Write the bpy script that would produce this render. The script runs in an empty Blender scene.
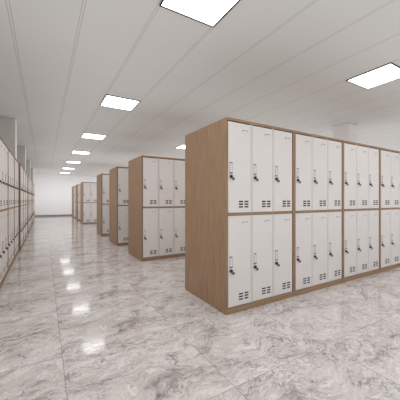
import bpy, bmesh, math, random
from mathutils import Vector, Matrix
random.seed(4)
scene = bpy.context.scene
COL = scene.collection

# ------------------------------------------------------------------ sizes
CAM_H = 1.2
CEIL = 3.0
UNIT_W = 1.045         # one locker unit, three doors wide
UNIT_H = 2.056
ROW_D = 0.92           # free-standing rows
WALL_D = 0.45          # lockers along the left wall
SIDE_T = 0.02
PLINTH = 0.064
RAIL_Z0, RAIL_Z1 = 1.032, 1.055
TOP_T = 0.026
ROOM_X0, ROOM_X1 = -0.98, 13.0
ROOM_Y0, ROOM_Y1 = -3.2, 21.6
GRID_X, GRID_Y = 0.915, 1.68      # ceiling panel grid phase
TILE = 0.93
TILE_X, TILE_Y = 0.12, 1.33

# ------------------------------------------------------------------ node helpers
def new_mat(name):
    m = bpy.data.materials.new(name); m.use_nodes = True
    nt = m.node_tree
    b = nt.nodes['Principled BSDF']
    return m, nt, b

def N(nt, t, **kw):
    n = nt.nodes.new(t)
    for k, v in kw.items():
        setattr(n, k, v)
    return n

def math_node(nt, op, a, b=None):
    n = N(nt, 'ShaderNodeMath', operation=op)
    for i, v in enumerate((a, b)):
        if v is None: continue
        if isinstance(v, (int, float)): n.inputs[i].default_value = v
        else: nt.links.new(v, n.inputs[i])
    return n.outputs[0]

def ramp(nt, fac, stops):
    r = N(nt, 'ShaderNodeValToRGB')
    els = r.color_ramp.elements
    while len(els) < len(stops): els.new(0.5)
    for e, (p, c) in zip(els, stops):
        e.position = p
        e.color = (c, c, c, 1) if isinstance(c, (int, float)) else (*c, 1)
    nt.links.new(fac, r.inputs[0])
    return r.outputs[0]

def mix(nt, fac, a, b, mode='MIX'):
    n = N(nt, 'ShaderNodeMix', data_type='RGBA', blend_type=mode)
    for sock, v in ((n.inputs[0], fac), (n.inputs[6], a), (n.inputs[7], b)):
        if isinstance(v, (int, float)): sock.default_value = v
        elif isinstance(v, tuple): sock.default_value = (*v, 1)
        else: nt.links.new(v, sock)
    return n.outputs[2]

def noise(nt, vec, scale, detail=4, rough=0.5, dist=0.0):
    n = N(nt, 'ShaderNodeTexNoise')
    n.inputs['Scale'].default_value = scale
    n.inputs['Detail'].default_value = detail
    n.inputs['Roughness'].default_value = rough
    n.inputs['Distortion'].default_value = dist
    nt.links.new(vec, n.inputs['Vector'])
    return n.outputs[0]

def mapped(nt, vec, scale=(1, 1, 1), loc=(0, 0, 0), rot=(0, 0, 0)):
    n = N(nt, 'ShaderNodeMapping')
    n.inputs['Scale'].default_value = scale
    n.inputs['Location'].default_value = loc
    n.inputs['Rotation'].default_value = rot
    nt.links.new(vec, n.inputs['Vector'])
    return n.outputs[0]

def obj_coord(nt):
    return N(nt, 'ShaderNodeTexCoord').outputs['Object']

def srgb(r, g, b):
    f = lambda c: ((c / 255 + 0.055) / 1.055) ** 2.4 if c > 10 else c / 255 / 12.92
    return (f(r), f(g), f(b))

# ------------------------------------------------------------------ materials
def wood_material(name, vertical):
    m, nt, b = new_mat(name)
    v = obj_coord(nt)
    s = (16, 16, 0.9) if vertical else (0.9, 16, 16)
    g1 = noise(nt, mapped(nt, v, s), 3.0, 6, 0.6, 0.4)
    s2 = (60, 60, 1.6) if vertical else (1.6, 60, 60)
    g2 = noise(nt, mapped(nt, v, s2), 3.0, 3, 0.6, 0.0)
    c = ramp(nt, g1, [(0.25, WOOD_D), (0.5, WOOD_M), (0.8, WOOD_L)])
    c = mix(nt, 0.35, c, ramp(nt, g2, [(0.35, 0.55), (0.65, 1.0)]), 'MULTIPLY')
    nt.links.new(c, b.inputs['Base Color'])
    b.inputs['Roughness'].default_value = 0.5
    bp = N(nt, 'ShaderNodeBump'); bp.inputs['Strength'].default_value = 0.06
    nt.links.new(g2, bp.inputs['Height']); nt.links.new(bp.outputs[0], b.inputs['Normal'])
    return m
WOOD_D, WOOD_M, WOOD_L = srgb(130, 102, 77), srgb(154, 124, 96), srgb(172, 144, 117)

def plain(name, col, rough=0.4, metal=0.0, var=0.03):
    m, nt, b = new_mat(name)
    v = obj_coord(nt)
    n = noise(nt, v, 6.0, 3)
    c = mix(nt, n, tuple(x * (1 - var) for x in col), tuple(min(1, x * (1 + var)) for x in col))
    nt.links.new(c, b.inputs['Base Color'])
    b.inputs['Roughness'].default_value = rough
    b.inputs['Metallic'].default_value = metal
    return m

M_WOODV = wood_material('oak_laminate_upright', True)
M_WOODH = wood_material('oak_laminate_level', False)
M_DOOR = plain('white_powder_coat', srgb(217, 213, 211), 0.42)
M_JAMB = plain('white_steel_jamb', srgb(222, 219, 218), 0.45)
M_GAP = plain('shadow_gap_steel', srgb(96, 90, 88), 0.6)
M_CHROME = plain('brushed_handle_metal', srgb(158, 153, 154), 0.4, 0.1)
M_POCKET = plain('pale_handle_pocket', srgb(222, 220, 220), 0.4)
M_DARK = plain('dark_handle_trim', srgb(110, 104, 106), 0.4, 0.1)
M_BLACK = plain('black_lock_plastic', srgb(34, 31, 32), 0.35)
M_KEY = plain('grey_key_metal', srgb(112, 108, 108), 0.35, 0.5)
M_SLOT = plain('dark_vent_opening', srgb(38, 35, 36), 0.7)
M_LABEL = plain('label_holder_steel', srgb(172, 165, 163), 0.4)
M_FRAME = plain('black_light_frame', srgb(24, 24, 26), 0.5)
M_WALL = plain('white_wall_paint', srgb(246, 247, 249), 0.8, 0, 0.01)
M_PILLAR = plain('pillar_paint', srgb(228, 226, 226), 0.75, 0, 0.01)
M_PILLAR_SHADE = plain('shaded_pillar_tone', srgb(196, 193, 190), 0.75, 0, 0.01)  # left pillars' shaded faces, shade put into the colour
M_BASE = plain('grey_baseboard', srgb(140, 140, 142), 0.5)

def light_material():
    m, nt, b = new_mat('glowing_light_diffuser')
    b.inputs['Base Color'].default_value = (0.9, 0.9, 0.9, 1)
    b.inputs['Emission Color'].default_value = (0.98, 0.99, 1.0, 1)
    b.inputs['Emission Strength'].default_value = 6.0
    return m
M_LIGHT = light_material()

def ceiling_material():
    m, nt, b = new_mat('ceiling_panels')
    v = obj_coord(nt)
    sep = N(nt, 'ShaderNodeSeparateXYZ'); nt.links.new(v, sep.inputs[0])
    def dist_to_grid(sock, phase, pitch):
        # signed distance to the nearest seam
        a = math_node(nt, 'SUBTRACT', sock, phase - pitch / 2)
        a = math_node(nt, 'DIVIDE', a, pitch)
        a = math_node(nt, 'FRACT', a)
        a = math_node(nt, 'SUBTRACT', a, 0.5)
        a = math_node(nt, 'MULTIPLY', a, pitch)
        return math_node(nt, 'ABSOLUTE', a)
    dx = dist_to_grid(sep.outputs[0], GRID_X, 0.6)
    dy = dist_to_grid(sep.outputs[1], GRID_Y, 0.6)
    # two fine grooves either side of each long runner, one faint groove across
    long_d = math_node(nt, 'ABSOLUTE', math_node(nt, 'SUBTRACT', dx, 0.0125))
    lx = math_node(nt, 'LESS_THAN', long_d, 0.0032)
    ly = math_node(nt, 'LESS_THAN', dy, 0.004)
    big = noise(nt, v, 0.5, 2)
    base = mix(nt, big, srgb(207, 208, 207), srgb(212, 213, 212))
    c = mix(nt, math_node(nt, 'MULTIPLY', ly, 0.08), base, srgb(120, 116, 114))
    c = mix(nt, math_node(nt, 'MULTIPLY', lx, 0.5), c, srgb(120, 116, 114))
    nt.links.new(c, b.inputs['Base Color'])
    b.inputs['Roughness'].default_value = 0.6
    b.inputs['Specular IOR Level'].default_value = 0.3
    return m
M_CEIL = ceiling_material()

def floor_material():
    m, nt, b = new_mat('grey_marble_tiles')
    v = obj_coord(nt)
    sep = N(nt, 'ShaderNodeSeparateXYZ'); nt.links.new(v, sep.inputs[0])
    def local(sock, phase):
        a = math_node(nt, 'SUBTRACT', sock, phase)
        return math_node(nt, 'DIVIDE', a, TILE)
    ux, uy = local(sep.outputs[0], TILE_X), local(sep.outputs[1], TILE_Y)
    fx, fy = math_node(nt, 'FRACT', ux), math_node(nt, 'FRACT', uy)
    col = math_node(nt, 'FLOOR', ux)
    # the print is the same on every tile of a column and slips from column to column
    slip = math_node(nt, 'MULTIPLY', col, 1.7)
    comb = N(nt, 'ShaderNodeCombineXYZ')
    nt.links.new(fx, comb.inputs[0]); nt.links.new(fy, comb.inputs[1]); nt.links.new(slip, comb.inputs[2])
    p = comb.outputs[0]
    warp = N(nt, 'ShaderNodeTexNoise'); warp.inputs['Scale'].default_value = 2.2; warp.inputs['Detail'].default_value = 4
    nt.links.new(p, warp.inputs['Vector'])
    off = N(nt, 'ShaderNodeVectorMath', operation='SUBTRACT'); nt.links.new(warp.outputs['Color'], off.inputs[0]); off.inputs[1].default_value = (0.5, 0.5, 0.5)
    offs = N(nt, 'ShaderNodeVectorMath', operation='SCALE'); nt.links.new(off.outputs[0], offs.inputs[0]); offs.inputs[3].default_value = 0.55
    pw = N(nt, 'ShaderNodeVectorMath', operation='ADD'); nt.links.new(p, pw.inputs[0]); nt.links.new(offs.outputs[0], pw.inputs[1])
    pw = pw.outputs[0]
    cloud = noise(nt, mapped(nt, pw, (0.9, 2.4, 1), (3.1, 1.7, 0), (0, 0, 0.25)), 1.6, 8, 0.66, 0.6)
    streak = noise(nt, mapped(nt, pw, (1.2, 5.5, 1), (0, 0, 2), (0, 0, 0.2)), 2.4, 10, 0.74, 0.7)
    fine = noise(nt, mapped(nt, pw, (4.0, 8.0, 1)), 9.0, 8, 0.8, 0.4)
    base = ramp(nt, cloud, [(0.33, FL_D), (0.43, FL_M), (0.58, FL_L)])
    c = mix(nt, 0.8, base, ramp(nt, streak, [(0.34, 0.62), (0.43, 0.95), (0.6, 1.0)]), 'MULTIPLY')
    c = mix(nt, 0.5, c, ramp(nt, fine, [(0.30, 0.60), (0.48, 0.97), (0.6, 1.04)]), 'MULTIPLY')
    # pale scribbles between the dark bands
    rn2 = noise(nt, mapped(nt, pw, (1.6, 3.4, 1), (1, 7, 0)), 2.4, 6, 0.62, 1.0)
    r2 = math_node(nt, 'ABSOLUTE', math_node(nt, 'SUBTRACT', rn2, 0.55))
    pale = ramp(nt, r2, [(0.0, 1.0), (0.012, 0.5), (0.03, 0.0)])
    c = mix(nt, math_node(nt, 'MULTIPLY', pale, 0.75), c, srgb(236, 232, 229))
    # thin dark crackled veins, denser in patches
    for (sc, lo, seed, wid, depth) in ((1.7, (5, 2, 0), 0.9, 0.007, 0.42), (2.6, (9, 4, 3), 0.5, 0.006, 0.5), (4.5, (2, 8, 5), 0.3, 0.008, 0.6)):
        rn = noise(nt, mapped(nt, pw, (1.2, 2.6, 1), lo, (0, 0, 0.3)), sc, 7, 0.66, seed)
        rd = math_node(nt, 'ABSOLUTE', math_node(nt, 'SUBTRACT', rn, 0.5))
        vein = ramp(nt, rd, [(0.0, depth), (wid, 0.85), (wid * 2.4, 1.0)])
        patchy = ramp(nt, noise(nt, mapped(nt, p, (1, 1, 1), lo), 2.3, 3), [(0.40, 0.0), (0.58, 1.0)])
        c = mix(nt, patchy, c, mix(nt, 1.0, c, vein, 'MULTIPLY'))
    # crazing: fine irregular cracks and specks
    for (sc, seed, wid, depth, ph) in ((2.6, (4, 1, 0), 0.016, 0.38, 0.44), (6.0, (1, 6, 2), 0.018, 0.55, 0.50)):
        jn = N(nt, 'ShaderNodeTexNoise'); jn.inputs['Scale'].default_value = 7.0; jn.inputs['Detail'].default_value = 6; jn.inputs['Roughness'].default_value = 0.7
        nt.links.new(p, jn.inputs['Vector'])
        js = N(nt, 'ShaderNodeVectorMath', operation='SCALE'); nt.links.new(jn.outputs['Color'], js.inputs[0]); js.inputs[3].default_value = 0.22
        ja = N(nt, 'ShaderNodeVectorMath', operation='ADD'); nt.links.new(pw, ja.inputs[0]); nt.links.new(js.outputs[0], ja.inputs[1])
        vo = N(nt, 'ShaderNodeTexVoronoi', feature='DISTANCE_TO_EDGE'); vo.inputs['Scale'].default_value = sc
        nt.links.new(mapped(nt, ja.outputs[0], (0.8, 1.7, 1), seed, (0, 0, 0.3)), vo.inputs['Vector'])
        crack = ramp(nt, vo.outputs['Distance'], [(0.0, depth), (wid, 0.88), (wid * 2.5, 1.0)])
        pt = ramp(nt, noise(nt, mapped(nt, p, (1, 1.6, 1), seed), 3.0, 4, 0.6), [(ph, 0.0), (ph + 0.12, 1.0)])
        c = mix(nt, pt, c, mix(nt, 1.0, c, crack, 'MULTIPLY'))
    speck = noise(nt, p, 60.0, 3, 0.7)
    c = mix(nt, 0.8, c, ramp(nt, speck, [(0.30, 0.62), (0.42, 0.98), (0.7, 1.03)]), 'MULTIPLY')
    # joints
    def edge(f):
        return math_node(nt, 'MINIMUM', f, math_node(nt, 'SUBTRACT', 1.0, f))
    e = math_node(nt, 'MINIMUM', edge(fx), edge(fy))
    joint = math_node(nt, 'LESS_THAN', e, 0.0022)
    c = mix(nt, math_node(nt, 'MULTIPLY', joint, 0.65), c, srgb(96, 88, 86))
    nt.links.new(c, b.inputs['Base Color'])
    b.inputs['Roughness'].default_value = 0.09
    b.inputs['Specular IOR Level'].default_value = 0.42
    return m
FL_D, FL_M, FL_L = srgb(146, 139, 136), srgb(205, 197, 194), srgb(221, 215, 212)
M_FLOOR = floor_material()

# ------------------------------------------------------------------ mesh helpers
def bm_box(bm, x0, x1, y0, y1, z0, z1, mi=0, bevel=0.0, seg=1):
    r = bmesh.ops.create_cube(bm, size=1.0)
    vs = r['verts']
    for v in vs:
        v.co.x = x0 + (v.co.x + 0.5) * (x1 - x0)
        v.co.y = y0 + (v.co.y + 0.5) * (y1 - y0)
        v.co.z = z0 + (v.co.z + 0.5) * (z1 - z0)
    fs = set(f for v in vs for f in v.link_faces)
    for f in fs: f.material_index = mi
    if bevel > 0:
        es = list(set(e for v in vs for e in v.link_edges))
        g = bmesh.ops.bevel(bm, geom=es, offset=bevel, segments=seg, affect='EDGES', profile=0.5)
        for f in g['faces']: f.material_index = mi

def bm_cyl(bm, c, r1, r2, depth, axis='Y', mi=0, seg=18, rot=None):
    mat = Matrix.Translation(c)
    if rot is not None: mat = mat @ rot
    if axis == 'Y': mat = mat @ Matrix.Rotation(math.radians(90), 4, 'X')
    g = bmesh.ops.create_cone(bm, cap_ends=True, segments=seg, radius1=r1, radius2=r2, depth=depth, matrix=mat)
    for f in set(f for v in g['verts'] for f in v.link_faces): f.material_index = mi

def mesh_from(bm, name, mats):
    me = bpy.data.meshes.new(name)
    bmesh.ops.recalc_face_normals(bm, faces=bm.faces)
    bm.to_mesh(me); bm.free()
    for m in mats: me.materials.append(m)
    return me

def link(name, me, parent=None, loc=(0, 0, 0)):
    o = bpy.data.objects.new(name, me); COL.objects.link(o)
    o.location = loc
    if parent is not None: o.parent = parent
    return o

def struct(name, bm, mats):
    o = link(name, mesh_from(bm, name, mats)); o['kind'] = 'structure'
    return o

def thing(name, label, cat, loc=(0, 0, 0), rotz=0.0, group=None):
    o = bpy.data.objects.new(name, None); COL.objects.link(o)
    o.empty_display_size = 0.1
    o.location = loc; o.rotation_euler = (0, 0, rotz)
    o['label'] = label; o['category'] = cat
    if group: o['group'] = group
    return o

# ------------------------------------------------------------------ room
def slab(name, x0, x1, y0, y1, z0, z1, mat):
    bm = bmesh.new(); bm_box(bm, x0, x1, y0, y1, z0, z1)
    return struct(name, bm, [mat])
T = 0.12
slab('floor', ROOM_X0 - T, ROOM_X1 + T, ROOM_Y0 - T, ROOM_Y1 + T, -0.1, 0.0, M_FLOOR)
slab('ceiling', ROOM_X0 - T, ROOM_X1 + T, ROOM_Y0 - T, ROOM_Y1 + T, CEIL, CEIL + 0.1, M_CEIL)
slab('wall_back', ROOM_X0, ROOM_X1, ROOM_Y1, ROOM_Y1 + T, 0, CEIL, M_WALL)
slab('wall_front', ROOM_X0, ROOM_X1, ROOM_Y0 - T, ROOM_Y0, 0, CEIL, M_WALL)
slab('wall_left', ROOM_X0 - T, ROOM_X0, ROOM_Y0, ROOM_Y1, 0, CEIL, M_WALL)
slab('wall_right', ROOM_X1, ROOM_X1 + T, ROOM_Y0, ROOM_Y1, 0, CEIL, M_WALL)
bm = bmesh.new(); bm_box(bm, ROOM_X0 + 0.02, ROOM_X1, ROOM_Y1 - 0.015, ROOM_Y1, 0, 0.1, bevel=0.003)
struct('baseboard_back', bm, [M_BASE])
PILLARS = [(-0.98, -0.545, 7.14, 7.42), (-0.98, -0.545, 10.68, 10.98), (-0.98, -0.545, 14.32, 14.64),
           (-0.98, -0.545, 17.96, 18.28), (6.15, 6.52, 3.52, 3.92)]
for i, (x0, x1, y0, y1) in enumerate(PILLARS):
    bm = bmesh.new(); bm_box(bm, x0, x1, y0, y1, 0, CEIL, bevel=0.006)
    if x0 < 0:      # light painted in: aisle face whiter as if lit, returns greyer as if shaded
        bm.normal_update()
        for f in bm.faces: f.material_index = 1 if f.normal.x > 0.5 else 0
    struct('pillar', bm, [M_PILLAR_SHADE if x0 < 0 else M_PILLAR, M_WALL])

# ------------------------------------------------------------------ locker meshes (front plane y = 0, facing -y, origin at front base centre)
RECESS = 0.006
W2 = UNIT_W / 2 - 0.001
INNER = W2 - SIDE_T
JAMB = 0.022           # white mullion between doors
DOOR_PITCH = 2 * INNER / 3
DOOR_W = DOOR_PITCH - JAMB - 0.001
LOWER = (PLINTH, RAIL_Z0)
UPPER = (RAIL_Z1, UNIT_H - TOP_T)
DOOR_H = (LOWER[1] - LOWER[0]) - 0.008

def carcass_meshes(depth):
    d = {}
    for side, sx in (('l', -1), ('r', 1)):
        bm = bmesh.new()
        xa, xb = sorted((sx * W2, sx * INNER))
        bm_box(bm, xa, xb, 0, depth, 0, UNIT_H - 0.0005, bevel=0.0012)
        d['side_' + side] = mesh_from(bm, 'side_panel', [M_WOODV])
    bm = bmesh.new(); bm_box(bm, -INNER, INNER, 0.0005, depth, UNIT_H - TOP_T, UNIT_H, bevel=0.001)
    d['top'] = mesh_from(bm, 'top_panel', [M_WOODH])
    bm = bmesh.new(); bm_box(bm, -INNER, INNER, 0.0005, depth, 0.0, PLINTH, bevel=0.001)
    d['plinth'] = mesh_from(bm, 'plinth', [M_WOODH])
    bm = bmesh.new(); bm_box(bm, -INNER, INNER, 0.0005, min(depth, 0.44), RAIL_Z0, RAIL_Z1, bevel=0.001)
    d['rail'] = mesh_from(bm, 'shelf', [M_WOODH])
    # white steel frame seen between the doors: mullions and a dark recess behind the gaps
    bm = bmesh.new()
    for (z0, z1) in (LOWER, UPPER):
        bm_box(bm, -INNER, INNER, 0.02, 0.026, z0, z1, mi=1)
        for k in (1, 2):
            xc = -INNER + k * DOOR_PITCH
            bm_box(bm, xc - JAMB / 2 + 0.005, xc + JAMB / 2 - 0.005, RECESS, 0.02, z0, z1)
    d['frame'] = mesh_from(bm, 'door_frame', [M_JAMB, M_GAP])
    if depth > 0.1:
        bm = bmesh.new(); bm_box(bm, -INNER, INNER, depth - 0.012, depth - 0.002, PLINTH, UNIT_H - TOP_T)
        d['back'] = mesh_from(bm, 'back_panel', [M_WOODV])
    return d

# door meshes: origin at the door's lower left corner, front at y = 0
def build_door():
    d = {}
    bm = bmesh.new(); bm_box(bm, 0, DOOR_W, 0, 0.013, 0, DOOR_H, bevel=0.0025, seg=2)
    d['door'] = mesh_from(bm, 'door', [M_DOOR])
    # flush pull: thin metal rim, pale pocket, dark end caps
    hx, hw, z0, z1 = 0.036, 0.032, DOOR_H * 0.435, DOOR_H * 0.555
    bm = bmesh.new()
    r = 0.0045
    bm_box(bm, hx - hw / 2, hx - hw / 2 + r, -0.0035, 0.001, z0, z1, 0, 0.001)
    bm_box(bm, hx + hw / 2 - r, hx + hw / 2, -0.0035, 0.001, z0, z1, 0, 0.001)
    bm_box(bm, hx - hw / 2 + r, hx + hw / 2 - r, -0.0015, 0.001, z0, z1, 1)
    bm_box(bm, hx - hw / 2, hx + hw / 2, -0.008, 0.001, z1 - 0.010, z1, 2, 0.0015)
    bm_box(bm, hx - hw / 2 - 0.004, hx + hw / 2 + 0.004, -0.008, 0.001, z0 - 0.003, z0 + 0.008, 2, 0.0015)
    d['handle'] = mesh_from(bm, 'handle', [M_CHROME, M_POCKET, M_DARK])
    lz = DOOR_H * 0.398
    lx = hx - 0.002
    bm = bmesh.new()
    bm_cyl(bm, (lx, -0.003, lz), 0.0175, 0.0175, 0.008, mi=1)
    bm_cyl(bm, (lx, -0.011, lz), 0.0155, 0.0165, 0.012, mi=0)
    d['lock'] = mesh_from(bm, 'lock', [M_BLACK, M_DARK])
    # key in the lock, its bow hanging down and out to the right
    bm = bmesh.new()
    rot = Matrix.Rotation(math.radians(40), 4, 'Y')
    bm_cyl(bm, (lx + 0.006, -0.021, lz - 0.008), 0.0035, 0.0035, 0.022, axis='Z', mi=0, seg=8, rot=Matrix.Rotation(math.radians(-40), 4, 'Y'))
    bm_cyl(bm, (lx + 0.019, -0.022, lz - 0.024), 0.0155, 0.0155, 0.006, mi=0)
    bm_cyl(bm, (lx + 0.019, -0.022, lz - 0.024), 0.0045, 0.0045, 0.0064, mi=1, seg=10)
    bm_box(bm, lx - 0.0015, lx + 0.0015, -0.026, -0.014, lz - 0.008, lz + 0.008, 0)
    d['key'] = mesh_from(bm, 'key', [M_KEY, M_BLACK])
    # two columns of three louvred slots
    bm = bmesh.new()
    for x0 in (0.142, 0.219):
        for k in range(3):
            z = 0.054 + k * 0.0285
            bm_box(bm, x0, x0 + 0.056, -0.0012, 0.002, z, z + 0.0165, 0)
            # pressed lip over the slot
            vs = [bm.verts.new(c) for c in ((x0 - 0.001, 0.0, z + 0.0215), (x0 + 0.057, 0.0, z + 0.0215), (x0 + 0.057, -0.0025, z + 0.0165), (x0 - 0.001, -0.0025, z + 0.0165),
                                            (x0 + 0.057, 0.0, z + 0.0160), (x0 - 0.001, 0.0, z + 0.0160))]
            for q in ((0, 1, 2, 3), (3, 2, 4, 5), (1, 4, 2), (0, 3, 5)):
                f = bm.faces.new([vs[i] for i in q]); f.material_index = 1
    d['vent'] = mesh_from(bm, 'vent', [M_SLOT, M_DOOR])
    # card holder near the top edge: top lip and two short sides
    bm = bmesh.new()
    bx, bw, bz = 0.187, 0.082, DOOR_H * 0.912
    bm_box(bm, bx, bx + bw, -0.003, 0.001, bz + 0.012, bz + 0.0165, 1, 0.0008)
    bm_box(bm, bx, bx + 0.005, -0.003, 0.001, bz - 0.012, bz + 0.012, 0, 0.0008)
    bm_box(bm, bx + bw - 0.003, bx + bw, -0.002, 0.001, bz - 0.012, bz + 0.012, 2, 0.0005)
    bm_box(bm, bx, bx + bw, -0.002, 0.001, bz - 0.014, bz - 0.012, 2, 0.0005)
    d['label_holder'] = mesh_from(bm, 'label_holder', [M_LABEL, M_DARK, M_DOOR])
    return d
DOOR = build_door()
CARC = {ROW_D: carcass_meshes(ROW_D), WALL_D: carcass_meshes(WALL_D), 0.03: carcass_meshes(0.03)}

def locker_unit(label, loc, rotz, depth, group):
    t = thing('locker_unit', label, 'locker', loc, rotz, group)
    c = CARC[depth]
    link('side_panel', c['side_l'], t); link('side_panel', c['side_r'], t)
    link('top_panel', c['top'], t); link('shelf', c['rail'], t); link('plinth', c['plinth'], t)
    link('door_frame', c['frame'], t)
    if 'back' in c: link('back_panel', c['back'], t)
    for (z0, z1) in (UPPER, LOWER):
        for k in range(3):
            x = -INNER + k * DOOR_PITCH + (DOOR_PITCH - DOOR_W) / 2
            dr = link('door', DOOR['door'], t, (x, RECESS, z0 + 0.004))
            for p in ('handle', 'lock', 'key', 'vent', 'label_holder'):
                link(p, DOOR[p], dr)
    return t

# ------------------------------------------------------------------ free-standing rows on the right
ROW_X = 1.618
ROWS = [
    (2.198, ['end unit of the nearest locker row, its broad oak side facing the aisle',
             'second locker unit from the aisle in the nearest row',
             'third locker unit from the aisle in the nearest row',
             'fourth locker unit from the aisle in the nearest row, at the right edge',
             'fifth locker unit from the aisle in the nearest row']),
    (4.940, ['white and oak end locker unit of the second row, three door columns showing',
             'locker unit behind the nearest row, second along in the second row']),
    (6.940, ['white and oak end locker unit of the third row, one door column showing',
             'second locker unit in the third row, behind the second row']),
    (9.060, ['white and oak end locker unit of the fourth row, narrow strip of doors',
             'second locker unit in the fourth row, behind the third row']),
    (13.980, ['end locker unit of the fifth row, two door columns past a wide gap',
              'second locker unit in the fifth row, behind the fourth row']),
    (16.450, ['end locker unit of the sixth row, second last before the back wall']),
    (18.900, ['end locker unit of the last row, closest to the white back wall']),
]
for ri, (y, labels) in enumerate(ROWS):
    for k, lab in enumerate(labels):
        locker_unit(lab, (ROW_X + UNIT_W * (k + 0.5), y, 0), 0.0, ROW_D, 'free-standing locker rows right of the aisle')

# ------------------------------------------------------------------ lockers along the left wall
LEFT = [
    (-0.504, 3.23, WALL_D, 'wall locker unit on the left, before the one cut by the frame edge'),
    (-0.504, 4.275, WALL_D, 'left wall locker unit at the left frame edge, largest in view'),
    (-0.504, 5.32, WALL_D, 'left wall locker unit just before the first pillar, second from frame edge'),
    (-0.504, 6.365, 0.03, 'left wall locker unit in front of the nearest pillar'),
    (-0.476, 7.46, WALL_D, 'left wall locker unit with exposed brown end, just past the nearest pillar'),
    (-0.476, 8.505, WALL_D, 'left wall locker unit midway between the first and second pillars'),
    (-0.476, 9.55, WALL_D, 'left wall locker unit just before the second pillar'),
    (-0.476, 11.06, WALL_D, 'left wall locker unit just past the second pillar'),
    (-0.476, 12.105, WALL_D, 'left wall locker unit midway between the second and third pillars'),
    (-0.476, 13.15, WALL_D, 'left wall locker unit just before the third pillar'),
    (-0.476, 14.72, WALL_D, 'left wall locker unit just past the third pillar'),
    (-0.476, 15.765, WALL_D, 'left wall locker unit second from the far end of the run'),
    (-0.476, 16.81, WALL_D, 'farthest left wall locker unit, ending the run near the back wall'),
]
for (x, y, d, lab) in LEFT:
    locker_unit(lab, (x, y + UNIT_W / 2, 0), math.radians(90), d, 'lockers along the left wall')

# ------------------------------------------------------------------ ceiling lights
bm = bmesh.new()
a, w = 0.3, 0.014
bm_box(bm, -a, a, -a, -a + w, -0.012, 0.0); bm_box(bm, -a, a, a - w, a, -0.012, 0.0)
bm_box(bm, -a, -a + w, -a + w, a - w, -0.012, 0.0); bm_box(bm, a - w, a, -a + w, a - w, -0.012, 0.0)
ME_LF = mesh_from(bm, 'frame', [M_FRAME])
bm = bmesh.new(); bm_box(bm, -a + w, a - w, -a + w, a - w, -0.007, 0.0)
ME_LD = mesh_from(bm, 'diffuser', [M_LIGHT])
ORD = ['first', 'second', 'third', 'fourth', 'fifth', 'sixth', 'seventh']
def ceiling_light(x, y, label):
    t = thing('ceiling_light', label, 'ceiling light', (x, y, CEIL), 0, 'square ceiling light panels')
    link('frame', ME_LF, t); link('diffuser', ME_LD, t)
for k in range(7):
    if k == 0: lab = 'largest square light panel, cut by the top edge above the aisle'
    elif k == 6: lab = 'farthest square light panel above the aisle, next to the back wall'
    else: lab = 'square light panel above the aisle, %s counting from the camera' % ORD[k]
    ceiling_light(1.215, 1.98 + 3 * k, lab)
for k in range(7):
    lab = {0: 'square light panel at upper right above the nearest locker row',
           2: 'square light panel just left of the nearest row, above the second rows',
           }.get(k, 'square light panel hidden behind the lockers, %s of its line right of the aisle' % ORD[k])
    ceiling_light(4.215, 1.98 + 3 * k, lab)
for c, x in enumerate((7.215, 10.215)):
    for k in range(7):
        ceiling_light(x, 1.98 + 3 * k, 'square light panel in the %s line right of the aisle, %s from the front' % (('second', 'third')[c], ORD[k]))
for c, x in enumerate((1.215, 4.215, 7.215, 10.215)):
    ceiling_light(x, -1.02, 'square light panel behind the camera, %s from the left' % ORD[c])

# ------------------------------------------------------------------ world, camera, view
w = bpy.data.worlds.new('dim_world'); scene.world = w; w.use_nodes = True
w.node_tree.nodes['Background'].inputs[0].default_value = (0.88, 0.94, 1.0, 1)
w.node_tree.nodes['Background'].inputs[1].default_value = 1.0
cam = bpy.data.cameras.new('camera'); co = bpy.data.objects.new('camera', cam); COL.objects.link(co)
co.location = (0, 0, CAM_H); co.rotation_euler = (math.radians(90), 0, math.radians(-30.7))
cam.sensor_width = 36; cam.lens = 36 * 262.6 / 400; cam.shift_y = -0.00125
cam.clip_start = 0.05; cam.clip_end = 100
scene.camera = co
scene.view_settings.view_transform = 'Standard'
scene.view_settings.look = 'None'
scene.view_settings.exposure = 0.0
scene.cycles.max_bounces = 10
scene.cycles.diffuse_bounces = 8
scene.cycles.use_denoising = True
scene.cycles.sample_clamp_indirect = 6.0
# soft ambient light from the renderer, darkened where surfaces meet
scene.cycles.use_fast_gi = True
scene.cycles.fast_gi_method = 'ADD'
w.light_settings.ao_factor = 0.30
w.light_settings.distance = 1.6
